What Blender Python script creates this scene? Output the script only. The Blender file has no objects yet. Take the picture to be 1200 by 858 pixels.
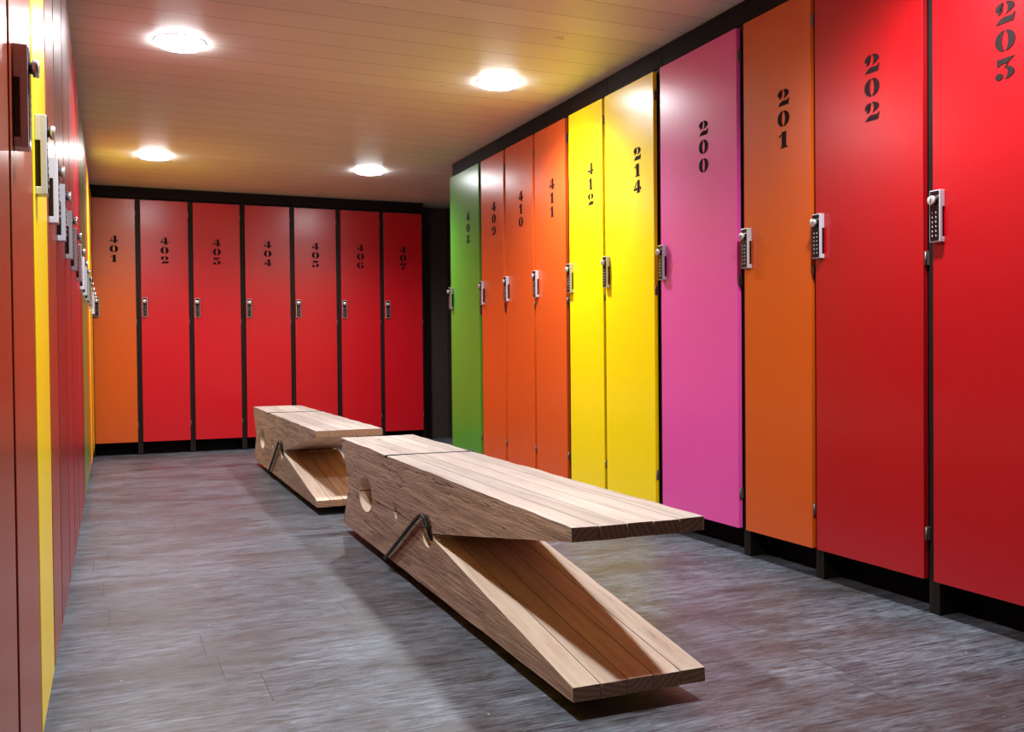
import bpy, bmesh, math, random
from mathutils import Matrix, Vector, noise

random.seed(7)
SC = bpy.context.scene
COL = SC.collection
PI = math.pi

# ------------------------------------------------------------------ materials
def srgb(r, g, b):
    f = lambda c: (c / 12.92) if c <= 0.04045 else ((c + 0.055) / 1.055) ** 2.4
    return (f(r / 255), f(g / 255), f(b / 255), 1)

class NT:
    """tiny helper around a material's node tree"""
    def __init__(self, name):
        self.m = bpy.data.materials.new(name)
        self.m.use_nodes = True
        self.t = self.m.node_tree
        self.b = self.t.nodes['Principled BSDF']
    def n(self, kind, **kw):
        nd = self.t.nodes.new(kind)
        for k, v in kw.items():
            setattr(nd, k, v)
        return nd
    def l(self, a, b):
        self.t.links.new(a, b)
    def coord(self, scale=(1, 1, 1), out='Object', loc=(0, 0, 0)):
        tc = self.n('ShaderNodeTexCoord'); mp = self.n('ShaderNodeMapping')
        mp.inputs['Scale'].default_value = scale
        mp.inputs['Location'].default_value = loc
        self.l(tc.outputs[out], mp.inputs['Vector'])
        return mp.outputs['Vector']
    def noise(self, vec, scale=5, detail=4, rough=0.55, dist=0.0):
        nd = self.n('ShaderNodeTexNoise')
        nd.inputs['Scale'].default_value = scale; nd.inputs['Detail'].default_value = detail
        nd.inputs['Roughness'].default_value = rough; nd.inputs['Distortion'].default_value = dist
        self.l(vec, nd.inputs['Vector'])
        return nd.outputs['Fac']
    def ramp(self, fac, stops):
        r = self.n('ShaderNodeValToRGB')
        els = r.color_ramp.elements
        while len(els) < len(stops): els.new(0.5)
        for e, (p, c) in zip(els, stops):
            e.position = p; e.color = c
        self.l(fac, r.inputs['Fac'])
        return r.outputs['Color']
    def math(self, op, a, b=None, c=None):
        nd = self.n('ShaderNodeMath', operation=op)
        for i, v in enumerate((a, b, c)):
            if v is None: continue
            if isinstance(v, (int, float)): nd.inputs[i].default_value = v
            else: self.l(v, nd.inputs[i])
        return nd.outputs[0]
    def mix(self, fac, a, b, mode='MIX'):
        nd = self.n('ShaderNodeMix', data_type='RGBA', blend_type=mode)
        for i, v in ((0, fac), (6, a), (7, b)):
            if isinstance(v, (int, float, tuple)): nd.inputs[i].default_value = v
            else: self.l(v, nd.inputs[i])
        return nd.outputs[2]
    def bump(self, h, strength=0.2, dist=0.01, prev=None):
        nd = self.n('ShaderNodeBump')
        nd.inputs['Strength'].default_value = strength; nd.inputs['Distance'].default_value = dist
        self.l(h, nd.inputs['Height'])
        if prev is not None: self.l(prev, nd.inputs['Normal'])
        return nd.outputs['Normal']
    def set(self, **kw):
        for k, v in kw.items():
            s = self.b.inputs[k.replace('_', ' ')]
            if isinstance(v, (int, float, tuple)): s.default_value = v
            else: self.l(v, s)
        return self

def paint(name, rgb, rough=0.315):
    t = NT(name)
    v = t.coord((30, 30, 1.6))
    g = t.noise(v, 3.0, 5, 0.6)
    v2 = t.coord((1, 1, 1))
    s = t.noise(v2, 2.2, 3)
    c = srgb(*rgb)
    dk = tuple(x * 0.90 for x in c[:3]) + (1,)
    t.set(Base_Color=t.mix(t.math('MULTIPLY', g, 0.7), c, dk),
          Roughness=t.math('MULTIPLY_ADD', s, 0.02, rough - 0.036))
    t.b.inputs['Specular IOR Level'].default_value = 0.85
    peel = t.noise(t.coord((1, 1, 1)), 160, 2, 0.5)
    n1 = t.bump(g, 0.05, 0.004)
    t.set(Normal=t.bump(peel, 0.05, 0.002, n1))
    return t.m

def plain(name, rgb, rough=0.5, metal=0.0, noise_amt=0.15, nscale=(12, 12, 2)):
    t = NT(name)
    g = t.noise(t.coord(nscale), 4, 4)
    c = srgb(*rgb); dk = tuple(x * (1 - noise_amt) for x in c[:3]) + (1,)
    lt = tuple(min(1, x * (1 + noise_amt)) for x in c[:3]) + (1,)
    t.set(Base_Color=t.ramp(g, [(0.3, dk), (0.7, lt)]), Roughness=rough, Metallic=metal)
    return t.m

M = {}
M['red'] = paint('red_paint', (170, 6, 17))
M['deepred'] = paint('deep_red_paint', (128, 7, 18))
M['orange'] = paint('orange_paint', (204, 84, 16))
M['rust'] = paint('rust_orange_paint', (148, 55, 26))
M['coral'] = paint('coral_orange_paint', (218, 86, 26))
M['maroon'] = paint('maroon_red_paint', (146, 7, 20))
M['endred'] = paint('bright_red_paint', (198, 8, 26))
M['yellow'] = paint('yellow_paint', (255, 224, 0))
M['pink'] = paint('pink_paint', (228, 80, 168))
M['green'] = paint('green_paint', (78, 150, 42))
M['olive'] = paint('olive_paint', (128, 130, 40))
M['carcass'] = plain('dark_brown_board', (33, 26, 24), 0.45)
M['fascia'] = plain('dark_fascia_board', (27, 19, 18), 0.6)
M['toe'] = plain('black_toe_board', (16, 14, 13), 0.7)
M['alu'] = plain('lock_aluminium', (196, 197, 206), 0.4, 0.25, 0.05)
M['chrome'] = plain('knob_chrome', (222, 224, 228), 0.28, 0.7, 0.03)
M['black'] = plain('keypad_black', (14, 13, 15), 0.25, 0, 0.1)
M['keys'] = plain('key_white', (225, 225, 225), 0.5, 0, 0.02)
M['slot'] = plain('slot_green', (20, 70, 45), 0.4, 0, 0.05)
M['ink'] = plain('number_ink', (40, 26, 28), 0.8, 0, 0.15, (40, 40, 40))
M['ink'].node_tree.nodes['Principled BSDF'].inputs['Specular IOR Level'].default_value = 0.06
M['hinge'] = plain('hinge_steel', (118, 104, 98), 0.4, 0.4, 0.05)
M['spring'] = plain('black_steel', (9, 9, 10), 0.45, 0.0, 0.1)
M['foot'] = plain('black_foot', (8, 8, 8), 0.8)
M['ring'] = plain('white_lamp_ring', (225, 225, 222), 0.4, 0, 0.03)
M['wall'] = plain('dark_wall_paint', (52, 44, 40), 0.7)
M['wallfront'] = plain('rear_wall_paint', (110, 100, 95), 0.7)

for k, v in (('fascia', .12), ('carcass', .2), ('spring', .3), ('toe', .1)):
    M[k].node_tree.nodes['Principled BSDF'].inputs['Specular IOR Level'].default_value = v

def lamp_mat():
    t = NT('lamp_diffuser')
    t.set(Base_Color=(0.9, 0.9, 0.9, 1), Roughness=0.5)
    t.b.inputs['Emission Color'].default_value = (0.95, 0.98, 1.0, 1)
    t.b.inputs['Emission Strength'].default_value = LAMP
    return t.m
LAMP = 56
BULB = 150
M['lamp'] = lamp_mat()

def ceiling_mat():
    t = NT('white_boarded_ceiling')
    tc = t.n('ShaderNodeTexCoord'); sp = t.n('ShaderNodeSeparateXYZ')
    t.l(tc.outputs['Object'], sp.inputs[0])
    y = t.math('DIVIDE', sp.outputs['Y'], 0.17)
    fr = t.math('FRACT', y)
    d = t.math('ABSOLUTE', t.math('SUBTRACT', fr, 0.5))
    line = t.math('GREATER_THAN', d, 0.487)
    row = t.math('FLOOR', y)
    wn = t.n('ShaderNodeTexWhiteNoise', noise_dimensions='1D'); t.l(row, wn.inputs['W'])
    tone = t.math('MULTIPLY_ADD', wn.outputs['Value'], 0.08, 0.90)
    g = t.noise(t.coord((0.8, 22, 1)), 4, 4)
    tone = t.math('MULTIPLY', tone, t.math('MULTIPLY_ADD', g, 0.08, 0.94))
    base = t.n('ShaderNodeCombineColor')
    t.l(t.math('MULTIPLY', tone, 0.92), base.inputs[0]); t.l(t.math('MULTIPLY', tone, 0.875), base.inputs[1]); t.l(t.math('MULTIPLY', tone, 0.83), base.inputs[2])
    kn = t.noise(t.coord((7, 9, 1)), 1.3, 1)
    knot = t.math('GREATER_THAN', kn, 0.80)
    col = t.mix(t.math('MULTIPLY', line, 0.55), base.outputs[0], (0.12, 0.08, 0.06, 1))
    col = t.mix(t.math('MULTIPLY', knot, 0.4), col, (0.25, 0.14, 0.08, 1))
    t.set(Base_Color=col, Roughness=0.45)
    h = t.math('SUBTRACT', 1.0, t.math('MULTIPLY', line, 1.0))
    t.set(Normal=t.bump(h, 0.4, 0.004))
    return t.m
M['ceil'] = ceiling_mat()

def floor_mat():
    t = NT('grey_wood_laminate')
    tc = t.n('ShaderNodeTexCoord'); sp = t.n('ShaderNodeSeparateXYZ')
    t.l(tc.outputs['Object'], sp.inputs[0])
    pw = 0.19
    yy = t.math('DIVIDE', sp.outputs['Y'], pw)
    row = t.math('FLOOR', yy)
    wn = t.n('ShaderNodeTexWhiteNoise', noise_dimensions='1D'); t.l(row, wn.inputs['W'])
    xo = t.math('ADD', t.math('DIVIDE', sp.outputs['X'], 1.25), t.math('MULTIPLY', wn.outputs['Value'], 7.3))
    colm = t.math('FLOOR', xo)
    cv = t.n('ShaderNodeCombineXYZ'); t.l(colm, cv.inputs[0]); t.l(row, cv.inputs[1])
    wn2 = t.n('ShaderNodeTexWhiteNoise', noise_dimensions='2D'); t.l(cv.outputs[0], wn2.inputs['Vector'])
    ty = wn2.outputs['Value']
    dy = t.math('ABSOLUTE', t.math('SUBTRACT', t.math('FRACT', yy), 0.5))
    dx = t.math('ABSOLUTE', t.math('SUBTRACT', t.math('FRACT', xo), 0.5))
    seam = t.math('MAXIMUM', t.math('MULTIPLY', t.math('GREATER_THAN', dy, 0.494), 0.45), t.math('GREATER_THAN', dx, 0.4988))
    # grain along x, shifted per plank
    off = t.n('ShaderNodeVectorMath', operation='MULTIPLY_ADD')
    t.l(tc.outputs['Object'], off.inputs[0]); off.inputs[1].default_value = (2.2, 19, 1)
    cc = t.n('ShaderNodeCombineXYZ'); t.l(t.math('MULTIPLY', ty, 31.0), cc.inputs[0]); t.l(t.math('MULTIPLY', ty, 17.0), cc.inputs[1])
    t.l(cc.outputs[0], off.inputs[2])
    g1 = t.noise(off.outputs[0], 1.6, 8, 0.65, 0.3)
    g2 = t.noise(off.outputs[0], 7.0, 8, 0.75)
    blot = t.noise(t.coord((1.0, 1.9, 1)), 1.7, 6, 0.62)
    blot2 = t.noise(t.coord((2.4, 4.0, 1), loc=(3, 1, 0)), 2.1, 6, 0.7)
    base = t.ramp(g1, [(0.32, srgb(34, 32, 34)), (0.47, srgb(78, 80, 87)), (0.64, srgb(124, 131, 144))])
    dark = t.ramp(g2, [(0.41, srgb(32, 29, 31)), (0.58, srgb(142, 148, 160))])
    base = t.mix(0.5, base, dark)
    stain = t.ramp(blot, [(0.46, (0, 0, 0, 1)), (0.60, (1, 1, 1, 1))])
    base = t.mix(t.math('MULTIPLY', stain, 0.62), base, srgb(70, 57, 54))
    st2 = t.ramp(blot2, [(0.54, (0, 0, 0, 1)), (0.66, (1, 1, 1, 1))])
    base = t.mix(t.math('MULTIPLY', st2, 0.6), base, srgb(48, 38, 36))
    tone = t.math('MULTIPLY_ADD', ty, 0.20, 0.70)
    vm = t.n('ShaderNodeCombineColor')
    for i in range(3): t.l(tone, vm.inputs[i])
    base = t.mix(1.0, base, vm.outputs[0], 'MULTIPLY')
    base = t.mix(t.math('MULTIPLY', seam, 0.7), base, (0.01, 0.009, 0.009, 1))
    g3 = t.noise(t.coord((3.2, 42, 1), loc=(5, 2, 0)), 2.4, 3, 0.6, 0.25)
    base = t.mix(t.math('MULTIPLY', t.ramp(g3, [(0.55, (0, 0, 0, 1)), (0.66, (1, 1, 1, 1))]), 0.7), base, srgb(38, 32, 32))
    spk = t.noise(t.coord((1, 1, 1)), 55, 2)
    base = t.mix(t.math('MULTIPLY', t.math('GREATER_THAN', spk, 0.755), 0.5), base, (0.6, 0.6, 0.6, 1))
    t.set(Base_Color=base)
    r = t.math('MULTIPLY_ADD', g1, 0.22, 0.20)
    r = t.math('ADD', r, t.math('MULTIPLY', blot2, 0.16))
    t.set(Roughness=r)
    t.b.inputs['Specular IOR Level'].default_value = 0.36
    h = t.math('SUBTRACT', g2, t.math('MULTIPLY', seam, 0.8))
    t.set(Normal=t.bump(h, 0.22, 0.003))
    return t.m
M['floor'] = floor_mat()

def cut_wood(pw, name='pale_cut_pine', cols=((178, 150, 128), (210, 187, 166), (224, 207, 190)), wash_c=(192, 168, 152), seam=0.6, edge=0.467):
    """planed pale pine: planks of width pw across x, grain along y"""
    t = NT(name)
    tc = t.n('ShaderNodeTexCoord'); sp = t.n('ShaderNodeSeparateXYZ'); t.l(tc.outputs['Object'], sp.inputs[0])
    pid = t.math('FLOOR', t.math('DIVIDE', sp.outputs['X'], pw))
    wn = t.n('ShaderNodeTexWhiteNoise', noise_dimensions='1D'); t.l(pid, wn.inputs['W'])
    ty = wn.outputs['Value']
    off = t.n('ShaderNodeVectorMath', operation='MULTIPLY_ADD')
    t.l(tc.outputs['Object'], off.inputs[0]); off.inputs[1].default_value = (26, 1.3, 8)
    cc = t.n('ShaderNodeCombineXYZ'); t.l(t.math('MULTIPLY', ty, 19.0), cc.inputs[1]); t.l(t.math('MULTIPLY', ty, 43.0), cc.inputs[0])
    t.l(cc.outputs[0], off.inputs[2])
    g = t.noise(off.outputs[0], 1.6, 7, 0.6, 0.6)
    c1 = t.ramp(g, [(0.28, srgb(*cols[0])), (0.5, srgb(*cols[1])), (0.75, srgb(*cols[2]))])
    w = t.noise(t.coord((2.5, 0.9, 1)), 1.6, 5, 0.6)
    wash = t.ramp(w, [(0.42, (0, 0, 0, 1)), (0.62, (1, 1, 1, 1))])
    c1 = t.mix(t.math('MULTIPLY', wash, 0.35), c1, srgb(*wash_c))
    kn = t.noise(t.coord((9, 3.4, 9), loc=(2, 5, 1)), 1.2, 2)
    c1 = t.mix(t.math('MULTIPLY', t.math('GREATER_THAN', kn, 0.765), 0.6), c1, srgb(110, 70, 40))
    tone = t.math('MULTIPLY_ADD', ty, 0.22, 0.84)
    vm = t.n('ShaderNodeCombineColor')
    for i in range(3): t.l(tone, vm.inputs[i])
    c1 = t.mix(1.0, c1, vm.outputs[0], 'MULTIPLY')
    fx = t.math('ABSOLUTE', t.math('SUBTRACT', t.math('FRACT', t.math('DIVIDE', sp.outputs['X'], pw)), 0.5))
    wob = t.math('MULTIPLY_ADD', t.noise(t.coord((1, 6, 1)), 3, 3), 0.02, edge)
    c1 = t.mix(t.math('MULTIPLY', t.math('GREATER_THAN', fx, wob), seam), c1, srgb(58, 40, 30))
    t.set(Base_Color=c1, Roughness=0.6, Normal=t.bump(g, 0.2, 0.003))
    return t.m

def weathered_wood():
    t = NT('weathered_timber_side')
    v = t.coord((1, 1.0, 15))
    g = t.noise(v, 2.2, 8, 0.68, 0.7)
    fine = t.noise(t.coord((1, 3.2, 110)), 2.0, 4, 0.6, 0.5)
    big = t.noise(t.coord((1, 1.1, 3)), 2.2, 4)
    c = t.ramp(g, [(0.32, srgb(84, 60, 46)), (0.47, srgb(148, 118, 98)), (0.66, srgb(184, 154, 132))])
    c = t.mix(0.35, c, t.ramp(fine, [(0.38, srgb(92, 66, 52)), (0.62, srgb(196, 166, 144))]))
    c = t.mix(t.math('MULTIPLY', big, 0.5), c, srgb(134, 106, 90))
    # long drying cracks
    ck = t.noise(t.coord((1, 0.55, 20), loc=(0, 3.3, 0.4)), 2.2, 3, 0.5, 0.35)
    crack = t.math('LESS_THAN', t.math('ABSOLUTE', t.math('SUBTRACT', ck, 0.54)), 0.009)
    gate = t.math('GREATER_THAN', t.noise(t.coord((1, 1.6, 6), loc=(0, 9, 2)), 2.0, 2), 0.50)
    crack = t.math('MULTIPLY', crack, gate)
    c = t.mix(t.math('MULTIPLY', crack, 0.85), c, srgb(22, 14, 10))
    t.set(Base_Color=c, Roughness=0.85)
    h = t.math('ADD', t.math('MULTIPLY', fine, 0.35), t.math('SUBTRACT', g, t.math('MULTIPLY', crack, 0.9)))
    t.set(Normal=t.bump(h, 0.75, 0.008))
    return t.m

def end_grain(pw):
    t = NT('sawn_end_grain')
    tc = t.n('ShaderNodeTexCoord'); sp = t.n('ShaderNodeSeparateXYZ'); t.l(tc.outputs['Object'], sp.inputs[0])
    pid = t.math('FLOOR', t.math('DIVIDE', sp.outputs['X'], pw))
    wn = t.n('ShaderNodeTexWhiteNoise', noise_dimensions='1D'); t.l(pid, wn.inputs['W'])
    off = t.n('ShaderNodeVectorMath', operation='ADD'); t.l(tc.outputs['Object'], off.inputs[0])
    cc = t.n('ShaderNodeCombineXYZ'); t.l(t.math('MULTIPLY_ADD', wn.outputs['Value'], 0.3, -0.25), cc.inputs[0]); t.l(t.math('MULTIPLY_ADD', wn.outputs['Value'], 0.2, -0.45), cc.inputs[2])
    t.l(cc.outputs[0], off.inputs[1])
    w = t.n('ShaderNodeTexWave', wave_type='RINGS', rings_direction='Y')
    w.inputs['Scale'].default_value = 26; w.inputs['Distortion'].default_value = 1.5; w.inputs['Detail'].default_value = 2
    t.l(off.outputs[0], w.inputs['Vector'])
    c = t.ramp(w.outputs['Fac'], [(0.0, srgb(150, 112, 84)), (1.0, srgb(178, 140, 110))])
    fx = t.math('ABSOLUTE', t.math('SUBTRACT', t.math('FRACT', t.math('DIVIDE', sp.outputs['X'], pw)), 0.5))
    c = t.mix(t.math('MULTIPLY', t.math('GREATER_THAN', fx, 0.470), 0.85), c, srgb(40, 26, 18))
    t.set(Base_Color=c, Roughness=0.75, Normal=t.bump(w.outputs['Fac'], 0.15, 0.002))
    return t.m

# ------------------------------------------------------------------ mesh helpers
def add_box(bm, x0, x1, y0, y1, z0, z1, bevel=0.0, mat=0, seg=2):
    vs = [bm.verts.new((x, y, z)) for x in (x0, x1) for y in (y0, y1) for z in (z0, z1)]
    idx = [(0, 1, 3, 2), (4, 6, 7, 5), (0, 4, 5, 1), (2, 3, 7, 6), (0, 2, 6, 4), (1, 5, 7, 3)]
    fs = [bm.faces.new([vs[i] for i in q]) for q in idx]
    for f in fs: f.material_index = mat
    if bevel > 0:
        es = list({e for f in fs for e in f.edges})
        bmesh.ops.bevel(bm, geom=es, offset=bevel, segments=seg, profile=0.5, affect='EDGES')
    return fs

def add_lathe(bm, prof, axis_mat, seg=28, mat=0, cap=True):
    """prof: list of (r, h); revolved about local z then moved by axis_mat"""
    rings = []
    for r, h in prof:
        if r < 1e-6:
            rings.append([bm.verts.new(axis_mat @ Vector((0, 0, h)))])
        else:
            rings.append([bm.verts.new(axis_mat @ Vector((r * math.cos(2 * PI * i / seg), r * math.sin(2 * PI * i / seg), h))) for i in range(seg)])
    for a, b in zip(rings, rings[1:]):
        for i in range(seg):
            j = (i + 1) % seg
            if len(a) == 1 and len(b) == 1: continue
            if len(a) == 1: f = bm.faces.new((a[0], b[j], b[i]))
            elif len(b) == 1: f = bm.faces.new((a[i], a[j], b[0]))
            else: f = bm.faces.new((a[i], a[j], b[j], b[i]))
            f.material_index = mat
            f.smooth = True
    if cap:
        for r in (rings[0], rings[-1]):
            if len(r) > 2:
                f = bm.faces.new(r); f.material_index = mat
    return bm

def add_tube(bm, pts, rad, seg=10, mat=0):
    pts = [Vector(p) for p in pts]
    rings = []
    up = Vector((0, 0, 1))
    prev = None
    for i, p in enumerate(pts):
        d = (pts[min(i + 1, len(pts) - 1)] - pts[max(i - 1, 0)]).normalized()
        if prev is None:
            a = d.orthogonal().normalized()
        else:
            a = (prev - d * prev.dot(d)).normalized()
        prev = a
        b = d.cross(a)
        rings.append([bm.verts.new(p + a * rad * math.cos(2 * PI * k / seg) + b * rad * math.sin(2 * PI * k / seg)) for k in range(seg)])
    for r0, r1 in zip(rings, rings[1:]):
        for k in range(seg):
            j = (k + 1) % seg
            f = bm.faces.new((r0[k], r0[j], r1[j], r1[k])); f.smooth = True; f.material_index = mat
    bm.faces.new(rings[0]); bm.faces.new(rings[-1])

def smooth_path(ctrl, n=8):
    """Catmull-Rom through control points"""
    P = [Vector(c) for c in ctrl]
    P = [P[0] * 2 - P[1]] + P + [P[-1] * 2 - P[-2]]
    out = []
    for i in range(1, len(P) - 2):
        for k in range(n):
            t = k / n
            a, b, c, d = P[i - 1], P[i], P[i + 1], P[i + 2]
            out.append(0.5 * ((2 * b) + (c - a) * t + (2 * a - 5 * b + 4 * c - d) * t * t + (3 * b - a - 3 * c + d) * t ** 3))
    out.append(P[-2])
    return out

def obj(name, bm, mats, parent=None, recalc=True):
    if recalc: bmesh.ops.recalc_face_normals(bm, faces=bm.faces[:])
    me = bpy.data.meshes.new(name)
    bm.to_mesh(me); bm.free()
    for m in (mats if isinstance(mats, (list, tuple)) else [mats]):
        me.materials.append(m)
    o = bpy.data.objects.new(name, me)
    COL.objects.link(o)
    if parent is not None: o.parent = parent
    return o

def thing(name, label, cat, loc, rz=0.0, group=None):
    o = bpy.data.objects.new(name, None); COL.objects.link(o)
    o.empty_display_size = 0.1
    o.location = loc; o.rotation_euler = (0, 0, rz)
    o['label'] = label; o['category'] = cat
    if group: o['group'] = group
    return o

def struct(name, bm, mats):
    o = obj(name, bm, mats); o['kind'] = 'structure'
    return o

# ------------------------------------------------------------------ room shell
XL, XR, YB = -0.122, 2.135, 7.69          # door planes of the three locker rows
ZC = 2.05                                  # ceiling
WL, WR, WF, WB = -0.72, 2.78, -1.6, 8.34   # walls behind the lockers
def slab(x0, x1, y0, y1, z0, z1):
    bm = bmesh.new(); add_box(bm, x0, x1, y0, y1, z0, z1); return bm
struct('floor', slab(WL - .1, WR + .1, WF - .1, WB + .1, -0.1, 0), M['floor'])
struct('ceiling', slab(WL - .1, WR + .1, WF - .1, WB + .1, ZC, ZC + .1), M['ceil'])
struct('wall_left', slab(WL - .1, WL, WF, WB, 0, ZC), M['wall'])
struct('wall_right', slab(WR, WR + .1, WF, WB, 0, ZC), M['wall'])
struct('wall_back', slab(WL - .1, WR + .1, WB, WB + .1, 0, ZC), M['wall'])
struct('wall_front', slab(WL - .1, WR + .1, WF - .1, WF, 0, ZC), M['wallfront'])

DT, DB = 1.95, 0.10                        # door top / bottom above floor

# ------------------------------------------------------------------ stencil digits (unit box, x right, z up)
def arc(cx, cy, rx, ry, a0, a1, n=12):
    return [(cx + rx * math.cos(math.radians(a0 + (a1 - a0) * i / n)), cy + ry * math.sin(math.radians(a0 + (a1 - a0) * i / n))) for i in range(n + 1)]
def crescent(cx, cy, rx, ry, ix, iy, a0, a1, n=12):
    return arc(cx, cy, rx, ry, a0, a1, n) + arc(cx, cy, ix, iy, a1, a0, n)
ball = lambda cx, cy, r: arc(cx, cy, r * 1.15, r, 0, 345, 14)
def low_bowl():   # shared by 3 and 5
    return [crescent(.46, .31, .50, .31, .17, .25, -80, 84), ball(.21, .18, .17)]
DIG = {
 '0': [crescent(.5, .5, .5, .5, .15, .45, 98, 262), crescent(.5, .5, .5, .5, .15, .45, -82, 82)],
 '1': [[(.36, .09), (.36, 1.0), (.72, 1.0), (.72, .09), (.86, .05), (.86, 0), (.22, 0), (.22, .05)], [(.10, .74), (.30, .90), (.30, .80), (.18, .68)]],
 '2': [crescent(.45, .72, .43, .28, .13, .23, 98, 205) + [(.12, .46), (.26, .44), (.36, .55)],
       arc(.5, .72, .47, .28, 84, -20, 10) + [(.80, .52), (.52, .40), (.60, .52)] + arc(.5, .72, .13, .22, -20, 78, 8),
       [(.04, 0), (.92, 0), (1.0, .38), (.93, .38), (.86, .28), (.40, .30), (.22, .20)]],
 '3': [[(.10, .66), (.10, 1.0), (.98, 1.0), (.62, .74), (.30, .74), (.18, .64)], [(.42, .56), (.60, .70), (.68, .70), (.50, .56)]] + low_bowl(),
 '4': [[(.50, .10), (.50, .98), (.58, 1.0), (.80, 1.0), (.80, .10), (.88, .06), (.88, 0), (.40, 0), (.40, .06)],
       [(0, .22), (0, .30), (.06, .36), (.45, .40), (.45, .22)], [(.06, .40), (.38, .88), (.42, .84), (.18, .42)],
       [(.85, .22), (.85, .42), (.92, .46), (1.0, .34), (1.0, .22)]],
 '5': [[(.14, 1.0), (.14, .72), (.80, .72), (.94, 1.0)], [(.14, .50), (.14, .66), (.24, .66), (.24, .56), (.44, .62), (.44, .56)]] + low_bowl(),
 '6': [crescent(.5, .5, .5, .5, .15, .45, 98, 262), crescent(.52, .30, .46, .30, .14, .25, -84, 84), ball(.72, .82, .14), [(.55, .95), (.55, 1.0), (.72, .97), (.86, .88), (.72, .88)]],
 '7': [[(0, .62), (.04, 1.0), (.98, 1.0), (.98, .90), (.88, .70), (.30, .74), (.10, .62)], [(.66, .66), (.86, .66), (.62, .30), (.64, 0), (.26, 0), (.30, .26)]],
 '8': [crescent(.5, .76, .40, .24, .13, .19, 96, 264), crescent(.5, .76, .40, .24, .13, .19, -84, 84),
       crescent(.5, .25, .48, .25, .14, .20, 96, 264), crescent(.5, .25, .48, .25, .14, .20, -84, 84)],
 '9': [crescent(.5, .5, .5, .5, .15, .45, -82, 82), crescent(.48, .70, .46, .30, .14, .25, 96, 264), ball(.28, .18, .14), [(.45, .05), (.45, 0), (.28, .03), (.14, .12), (.28, .12)]],
}
def number_bm(txt, cx, ztop, dw=0.060, dh=0.055, pitch=0.0725):
    bm = bmesh.new()
    for i, ch in enumerate(txt):
        z0 = ztop - dh - i * pitch
        for poly in DIG[ch]:
            vs = [bm.verts.new((cx + (px - .5) * dw, -0.0016, z0 + pz * dh)) for px, pz in poly]
            f = bm.faces.new(vs)
            r = bmesh.ops.extrude_face_region(bm, geom=[f])
            bmesh.ops.translate(bm, verts=[g for g in r['geom'] if isinstance(g, bmesh.types.BMVert)], vec=(0, 0.0012, 0))
    return bm

# ------------------------------------------------------------------ lockers
LZ0, LZ1, LW, LD = 1.058, 1.203, 0.036, 0.0195    # keypad lock

def lock_meshes():
    d = {}
    bm = bmesh.new()                              # aluminium shell, open channel down each side
    add_box(bm, 0, LW, -LD, -LD * .45, LZ0, LZ1, .0015)
    add_box(bm, 0, LW, -LD * .5, 0, LZ1 - .047, LZ1, .0012)
    add_box(bm, 0, LW, -LD * .5, 0, LZ0, LZ0 + .014, .0012)
    d['housing'] = bm
    bm = bmesh.new()                              # dark core seen through the side recess
    add_box(bm, .0025, LW - .0025, -LD * .5, 0, LZ0 + .010, LZ1 - .040)
    d['core'] = bm
    bm = bmesh.new()                              # glossy black face with printed keys
    add_box(bm, .0024, LW - .0024, -LD - .0012, -LD + .001, LZ0 + .0035, LZ1 - .019, .0008)
    add_box(bm, .0024, LW - .0024, -LD - .0012, -LD + .001, LZ1 - .0165, LZ1 - .003, .0008)
    for r in range(6):
        for c in range(2):
            kx = .0115 + c * .0125; kz = LZ0 + .098 - .016 - r * .0128
            for (a, b, e, g) in ((-.0006, .0006, -.0022, .0022), (-.0015, .0008, .0010, .0022), (-.0010, .0016, -.0022, -.0011)):
                add_box(bm, kx + a, kx + b, -LD - .0018, -LD - .0010, kz + e, kz + g, mat=1)
    d['keypad'] = bm
    bm = bmesh.new()
    kz = LZ1 - .029
    mt = Matrix.Translation((.0165, -LD, kz)) @ Matrix.Rotation(PI / 2, 4, 'X')
    add_lathe(bm, [(.0085, 0), (.0085, .005), (.0125, .0055), (.0128, .0125), (.0115, .0135), (0, .0135)], mt, 24)
    d['knob'] = bm
    bm = bmesh.new()
    add_box(bm, .0145, .0185, -LD - .0142, -LD - .0130, kz - .0055, kz + .0055, .0006)
    d['key_slot'] = bm
    return d
_lm = {}
def lock_mesh(k):
    if k not in _lm:
        bms = lock_meshes()
        mm = {'housing': [M['alu']], 'core': [M['black']], 'keypad': [M['black'], M['keys']], 'knob': [M['chrome']], 'key_slot': [M['slot']]}
        for n, bm in bms.items():
            bmesh.ops.recalc_face_normals(bm, faces=bm.faces[:])
            me = bpy.data.meshes.new('lock_' + n); bm.to_mesh(me); bm.free()
            for m in mm[n]: me.materials.append(m)
            _lm[n] = me
    return _lm[k]

def child(name, mesh, parent, loc=(0, 0, 0)):
    o = bpy.data.objects.new(name, mesh); COL.objects.link(o); o.parent = parent; o.location = loc
    return o

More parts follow.
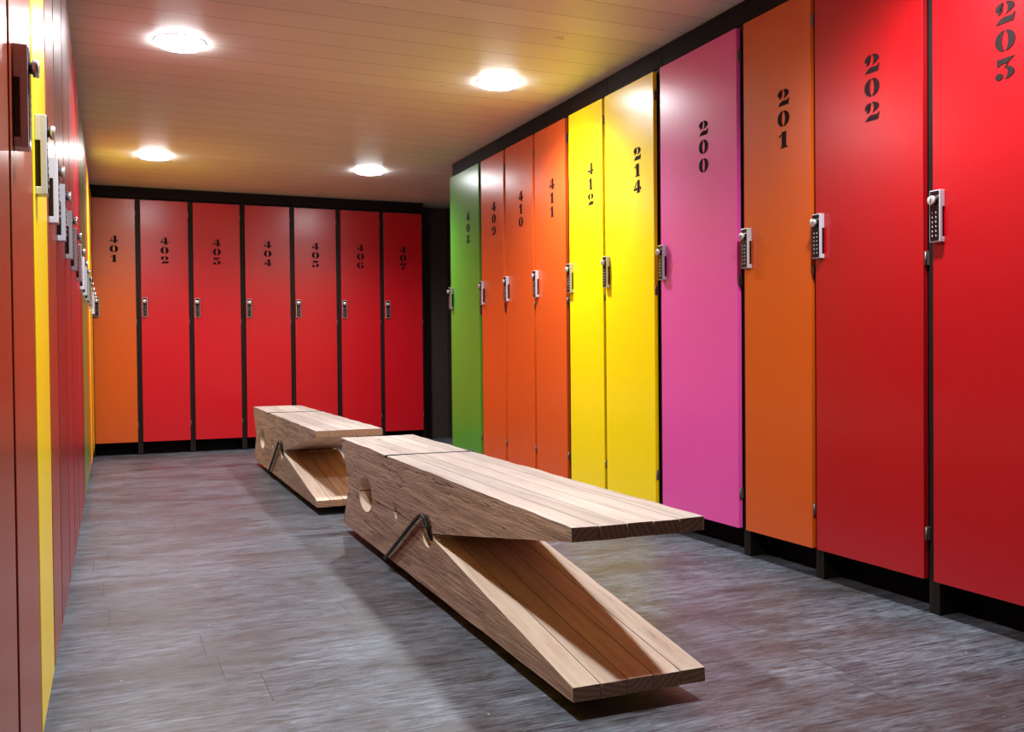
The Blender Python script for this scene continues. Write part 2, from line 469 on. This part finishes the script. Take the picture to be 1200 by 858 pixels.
def locker(label, group, loc, rz, w, gl, gr, paint_key, num=None, ncx=None, depth=0.56, ajar=0.0, lock=True, ztop=DT, zbot=DB, lockx=0.006, proud=0.0, nz=1.670):
    """door spans local x 0..w at y = 0; gl / gr reach to the neighbour's carcass"""
    t = thing('locker', label, 'locker', loc, rz, group)
    # carcass: two sides down to the floor, floor board, top, back, recessed toe board
    bm = bmesh.new()
    a, b, f = -gl + .0008, w + gr - .0008, .0225
    add_box(bm, a, a + .018, f, depth, .001, ztop + .012, .0008)
    add_box(bm, b - .018, b, f, depth, .001, ztop + .012, .0008)
    add_box(bm, a + .0185, b - .0185, f + .002, depth, zbot + .004, zbot + .022)
    add_box(bm, a + .0185, b - .0185, f + .002, depth, ztop - .010, ztop + .010)
    add_box(bm, a + .0185, b - .0185, depth - .008, depth, zbot + .024, ztop - .012)
    obj('carcass', bm, M['carcass'], t)
    bm = bmesh.new(); add_box(bm, a + .019, b - .019, .115, .130, .001, zbot + .003)
    obj('toe_board', bm, M['toe'], t)
    # door, hinged on its right edge
    bm = bmesh.new()
    add_box(bm, -w, 0, 0, .019, zbot, ztop, .0013)
    d = obj('door', bm, M[paint_key], t)
    d.location = (w, -proud, 0); d.rotation_euler = (0, 0, math.radians(ajar))
    for hz in (ztop - .10, 1.02, zbot + .13):
        bm = bmesh.new()
        add_box(bm, .0006, .0042, .004, .021, hz - .020, hz + .020, .0008)
        mt = Matrix.Translation((.0035, .006, hz - .018))
        add_lathe(bm, [(.0028, 0), (.0028, .036)], mt, 10)
        obj('hinge', bm, M['hinge'], d)
    if num:
        obj('number', number_bm(num, (ncx if ncx is not None else w / 2) - w, nz), M['ink'], d)
    if lock:
        k = child('keypad_lock', lock_mesh('housing'), t, (lockx, -.0002, 0))
        for n in ('core', 'keypad', 'knob', 'key_slot'):
            child(n, lock_mesh(n), k)
    return t

# back row
back = [('401', -.12, .18, 'orange'), ('402', .218, .562, 'red'), ('403', .600, .952, 'red'), ('404', .992, 1.343, 'red'),
        ('405', 1.381, 1.720, 'red'), ('406', 1.760, 2.090, 'red'), ('407', 2.128, 2.462, 'red')]
for i, (n, x0, x1, c) in enumerate(back):
    gl = (x0 - back[i - 1][2]) / 2 if i else .02
    gr = (back[i + 1][1] - x1) / 2 if i + 1 < len(back) else .02
    cn = 'orange' if c == 'orange' else 'red'
    locker(f'{cn} locker with black stencilled number {n} and silver keypad lock', 'numbered lockers on the end wall',
           (x0, YB, 0), 0, x1 - x0, gl, gr, 'endred' if c == 'red' else c, n, None)

# right row, far end first
right = [('408', 6.03, 5.496, 'green', 5.685), ('409', 5.451, 5.092, 'coral', None), ('410', 5.058, 4.676, 'coral', None), ('411', 4.647, 4.277, 'coral', None),
         ('412', 4.234, 3.886, 'yellow', 4.002), ('214', 3.861, 3.435, 'yellow', 3.567), ('200', 3.380, 2.859, 'pink', 3.068),
         ('201', 2.816, 2.462, 'orange', 2.596), ('202', 2.440, 1.997, 'red', 2.189), ('203', 1.962, 1.515, 'red', 1.729)]
cname = dict(green='green', coral='orange', yellow='yellow', pink='pink', orange='burnt orange', red='red')
for i, (n, ya, yb, c, yn) in enumerate(right):
    gl = (right[i - 1][2] - ya) / 2 if i else .02
    gr = (yb - right[i + 1][1]) / 2 if i + 1 < len(right) else .02
    w = ya - yb
    locker(f'{cname[c]} locker with black stencilled number {n} in the row beside the benches', 'numbered lockers in the long row beside the benches',
           (XR, ya, 0), -PI / 2, w, gl, gr, c, n, (ya - yn) if yn else w / 2 + .03, nz=1.668 if n[0] == '4' else 1.656)

# left row, near end first
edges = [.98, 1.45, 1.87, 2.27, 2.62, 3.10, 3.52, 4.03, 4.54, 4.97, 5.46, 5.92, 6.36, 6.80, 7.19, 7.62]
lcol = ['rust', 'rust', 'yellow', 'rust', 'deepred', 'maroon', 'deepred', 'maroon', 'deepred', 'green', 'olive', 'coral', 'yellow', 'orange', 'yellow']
llab = ['rust orange locker nearest the camera, cut off by the picture edge',
        'rust orange locker with dark-shadowed keypad lock, just before the wide yellow one',
        'wide yellow locker seen edge-on between two rust orange ones, close to the camera',
        'rust orange locker directly behind the wide yellow one, before the reds',
        'dark red locker, first of the five reds after the rust orange locker',
        'red locker, second of five reds in the unnumbered row',
        'dark red locker, third and middle of five reds in the unnumbered row',
        'red locker, fourth of five reds in the unnumbered row',
        'dark red locker, last of five reds, just before the green unnumbered one',
        'green locker seen edge-on beyond the five reds of the unnumbered row',
        'olive locker seen edge-on just beyond the green one in the unnumbered row',
        'orange locker beyond the olive one, a thin strip in the unnumbered row',
        'yellow locker, a thin strip between two orange ones near the far corner',
        'orange locker between two thin yellow strips near the far corner',
        'yellow locker at the far corner, last before locker 401']
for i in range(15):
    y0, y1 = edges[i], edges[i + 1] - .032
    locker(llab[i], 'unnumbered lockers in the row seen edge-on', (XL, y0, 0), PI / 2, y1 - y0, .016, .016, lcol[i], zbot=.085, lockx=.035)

# dark boards above the doors
def fascia(name, segs, horiz):
    bm = bmesh.new()
    for (a, b) in segs:
        if horiz == 'x': add_box(bm, a, b, YB + .025, YB + .045, DT + .016, ZC - .002, .0008)
        elif horiz == 'r': add_box(bm, XR + .025, XR + .045, a, b, DT + .016, ZC - .002, .0008)
        else: add_box(bm, XL - .045, XL - .025, a, b, DT + .016, ZC - .002, .0008)
    return struct(name, bm, M['fascia'])
fascia('trim_1', [(-.14, 1.36), (1.363, 2.48)], 'x')
fascia('trim_2', [(1.50, 3.40), (3.403, 3.873), (3.876, 4.255), (4.258, 6.05)], 'r')
fascia('trim_3', [(.965, 4.01), (4.013, 7.60)], 'l')
# dark board closing the corner beside locker 407
bm = bmesh.new(); add_box(bm, 2.50, WR - .002, 7.94, 7.96, .001, ZC - .002, .001)
struct('trim_4', bm, plain('corner_board', (62, 53, 47), 0.6))

# ------------------------------------------------------------------ ceiling lamps
def lamp(x, y, label, group):
    t = thing('ceiling_light', label, 'ceiling light', (x, y, ZC), 0, group)
    flip = Matrix.Rotation(PI, 4, 'X')
    bm = bmesh.new()
    add_lathe(bm, [(.104, .0005), (.104, .002), (.102, .0035), (.098, .004), (.0955, .003), (.0955, .0005)], flip, 48, cap=False)
    obj('trim_ring', bm, M['ring'], t)
    bm = bmesh.new()
    add_lathe(bm, [(.095, .001), (.0945, .010), (.089, .017), (.05, .023), (0, .025)], flip, 40, cap=False)
    obj('diffuser', bm, M['lamp'], t)
    ld = bpy.data.lights.new('downlight_bulb', 'SPOT')
    ld.energy = BULB; ld.color = (0.92, 0.97, 1.0); ld.spot_size = math.radians(152); ld.spot_blend = 0.85; ld.shadow_soft_size = .05
    lo = bpy.data.objects.new('downlight_bulb', ld); COL.objects.link(lo); lo.parent = t; lo.location = (0, 0, -.036)
lamp(.279, 4.085, 'round recessed ceiling light above the unnumbered row, the larger and closer one', 'round recessed ceiling lights')
lamp(.275, 6.456, 'round recessed ceiling light above the floor in front of lockers 401 and 402', 'round recessed ceiling lights')
lamp(1.715, 4.137, 'round recessed ceiling light beside the yellow lockers 412 and 214', 'round recessed ceiling lights')
lamp(1.693, 6.472, 'round recessed ceiling light in front of lockers 405 and 406', 'round recessed ceiling lights')
lamp(.28, 1.73, 'round recessed ceiling light overhead near the wide yellow locker, outside the picture', 'round recessed ceiling lights')
lamp(1.73, 1.78, 'round recessed ceiling light overhead in front of lockers 202 and 203, outside the picture', 'round recessed ceiling lights')

# ------------------------------------------------------------------ clothespin benches
BW, BN = 0.322, 5
PW = BW / BN
M['cut'] = cut_wood(PW); M['worn'] = cut_wood(PW, 'worn_seat_pine', ((132, 116, 106), (166, 150, 139), (184, 170, 160)), (142, 126, 124), 0.7, 0.472); M['side'] = weathered_wood(); M['end'] = end_grain(PW)
G = 0.04                                   # clearance under the lower jaw
ZS = 0.176                                 # seam height of the two halves
def resample(poly, step=.035):
    out = []
    for i, p in enumerate(poly):
        q = poly[(i + 1) % len(poly)]
        n = max(1, int(math.hypot(q[0] - p[0], q[1] - p[1]) / step))
        for k in range(n): out.append((p[0] + (q[0] - p[0]) * k / n, p[1] + (q[1] - p[1]) * k / n))
    return out
HOLES = [(1.836, .108, .063), (1.388, .022, .021), (1.020, .060, .047)]   # (s, half length, half height)
def jaw_profile(upper):
    sg = 1 if upper else -1
    zs = ZS + .0021 * sg
    seam = [(2.130, zs)]
    for c, a, b in HOLES:
        n = 18 if a > .03 else 8
        seam += [(c + a * math.cos(PI * i / n), zs + sg * b * math.sin(PI * i / n)) for i in range(n + 1)]
    if upper:
        return [(0, .330), (0, .360), (2.278, .360)] + seam + [(.952, zs + .002)]
    return [(0, .031), (0, 0), (2.253, 0)] + seam + [(.952, zs - .012)]
def jaw(name, upper, parent, seed):
    bm = bmesh.new()
    prof = resample(jaw_profile(upper))
    for k in range(BN):
        x0, x1 = k * PW + .0007, (k + 1) * PW - .0007
        dz = random.uniform(-.0008, .0008)
        caps = []
        for x in (x0, x1):
            outer = (k == 0 and x == x0) or (k == BN - 1 and x == x1)
            vs = []
            for (s, z) in prof:
                jx = jz = 0
                if outer:
                    jx = noise.noise(Vector((s * 5, z * 14, seed))) * .0022
                    if z > .03 and abs(z - ZS) > .07: jz = noise.noise(Vector((s * 9, seed, z))) * .0028
                vs.append(bm.verts.new((x + jx, s, G + z + jz + (dz if (s < .02) else 0))))
            caps.append(vs)
        A, B = caps
        fa = bm.faces.new(A); fb = bm.faces.new(B)
        fa.material_index = 1 if k == 0 else 0
        fb.material_index = 1 if k == BN - 1 else 0
        n = len(A)
        rim = []
        for i in range(n):
            j = (i + 1) % n
            f = bm.faces.new((A[i], A[j], B[j], B[i]))
            s0, s1 = prof[i][0], prof[j][0]
            f.material_index = 2 if (s0 < .001 and s1 < .001) else (3 if (upper and prof[i][1] > .359 and prof[j][1] > .359) else 0)
        es = [e for e in fa.edges] + [e for e in fb.edges]
        bmesh.ops.bevel(bm, geom=es, offset=.0012, segments=1, affect='EDGES')
    return obj(name, bm, [M['cut'], M['side'], M['end'], M['worn']], parent)

def bench(label, loc, rz, seed):
    t = thing('clothespin_bench', label, 'bench', loc, rz, 'giant wooden clothespin benches')
    jaw('upper_jaw', True, t, seed); jaw('lower_jaw', False, t, seed + 4.7)
    r = .0062
    bm = bmesh.new()
    cs, cz = 1.020, G + ZS
    # near-side arm: from under the lower jaw, up the side, over and into the hole
    add_tube(bm, smooth_path([(BW * .5, 1.504, G - r), (.03, 1.504, G - r), (-.006, 1.504, G - r * .6), (-.0085, 1.47, G + .014), (-.009, 1.25, G + .127),
                              (-.010, 1.09, G + .207), (-.011, 1.045, G + .222), (-.010, 1.010, G + .215), (-.007, .990, G + .19), (.006, .982, G + .155), (.03, .985, G + .150)], 7), r)
    # coil through the hole
    helix = []
    for i in range(0, 12 * 22 + 1):
        a = 2 * PI * i / 12
        helix.append((.03 + (BW - .06) * i / (12 * 22), cs - .035 * math.cos(a), cz - .026 * math.sin(a) - .0))
    add_tube(bm, helix, r * .85, 6)
    # far-side arm: out of the hole, up to the top and across in its groove
    add_tube(bm, smooth_path([(BW - .03, .985, G + .195), (BW - .006, .982, G + .195), (BW + .007, .990, G + .165), (BW + .010, 1.010, G + .138), (BW + .011, 1.045, G + .130),
                              (BW + .010, 1.09, G + .145), (BW + .009, 1.25, G + .227), (BW + .0085, 1.47, G + .342), (BW + .004, 1.502, G + .360), (BW - .03, 1.504, G + .3585), (.02, 1.504, G + .3585), (.004, 1.504, G + .357)], 7), r * .75)
    o = obj('spring', bm, M['spring'], t); o['label'] = 'black steel spring wire'
    bm = bmesh.new()
    add_box(bm, .07, BW - .07, .35, .50, .0005, G - .0005, .002)
    add_box(bm, .07, BW - .07, 1.75, 1.92, .0005, G - .0005, .002)
    o = obj('support_block', bm, M['foot'], t)
    return t
bench('giant wooden clothespin bench in front, pointing at locker 202, fully in view', (.8623, 1.7115, 0), math.radians(-1.04), 1.3)
bench('giant wooden clothespin bench behind the other one, partly hidden, before the red end wall lockers', (.8765, 4.394, 0), math.radians(-.59), 8.1)

# ------------------------------------------------------------------ camera (solved from the photograph's vanishing lines)
F, YAW, PITCH, ROLL = 1096.5, -0.404588, -0.0151049, 0.00932128
cy, sy = math.cos(YAW), math.sin(YAW); cp, sp_ = math.cos(PITCH), math.sin(PITCH); cr, sr = math.cos(ROLL), math.sin(ROLL)
Rm = Matrix(((cy, -sy, 0), (sy, cy, 0), (0, 0, 1))) @ Matrix(((1, 0, 0), (0, cp, -sp_), (0, sp_, cp))) @ Matrix(((cr, 0, sr), (0, 1, 0), (-sr, 0, cr)))
right_v, fwd, up = Rm.col[0], Rm.col[1], Rm.col[2]
cam = bpy.data.cameras.new('camera'); co = bpy.data.objects.new('camera', cam); COL.objects.link(co)
m = Matrix.Identity(4)
for i in range(3):
    m[i][0] = right_v[i]; m[i][1] = up[i]; m[i][2] = -fwd[i]
m[0][3], m[1][3], m[2][3] = 0, 0, .763
co.matrix_world = m
cam.sensor_width = 36; cam.lens = F / 1200 * 36; cam.clip_start = .02
SC.camera = co

# ------------------------------------------------------------------ world and view
w = bpy.data.worlds.new('world'); SC.world = w; w.use_nodes = True
w.node_tree.nodes['Background'].inputs['Color'].default_value = (0, 0, 0, 1)
w.node_tree.nodes['Background'].inputs['Strength'].default_value = 0
vs = SC.view_settings
vs.view_transform = 'Standard'; vs.look = 'None'; vs.exposure = 0; vs.gamma = 1; vs.use_curve_mapping = False
SC.cycles.max_bounces = 10; SC.cycles.diffuse_bounces = 5; SC.cycles.glossy_bounces = 4
SC.cycles.caustics_reflective = False; SC.cycles.caustics_refractive = False
SC.cycles.sample_clamp_indirect = 8
SC.cycles.use_denoising = True
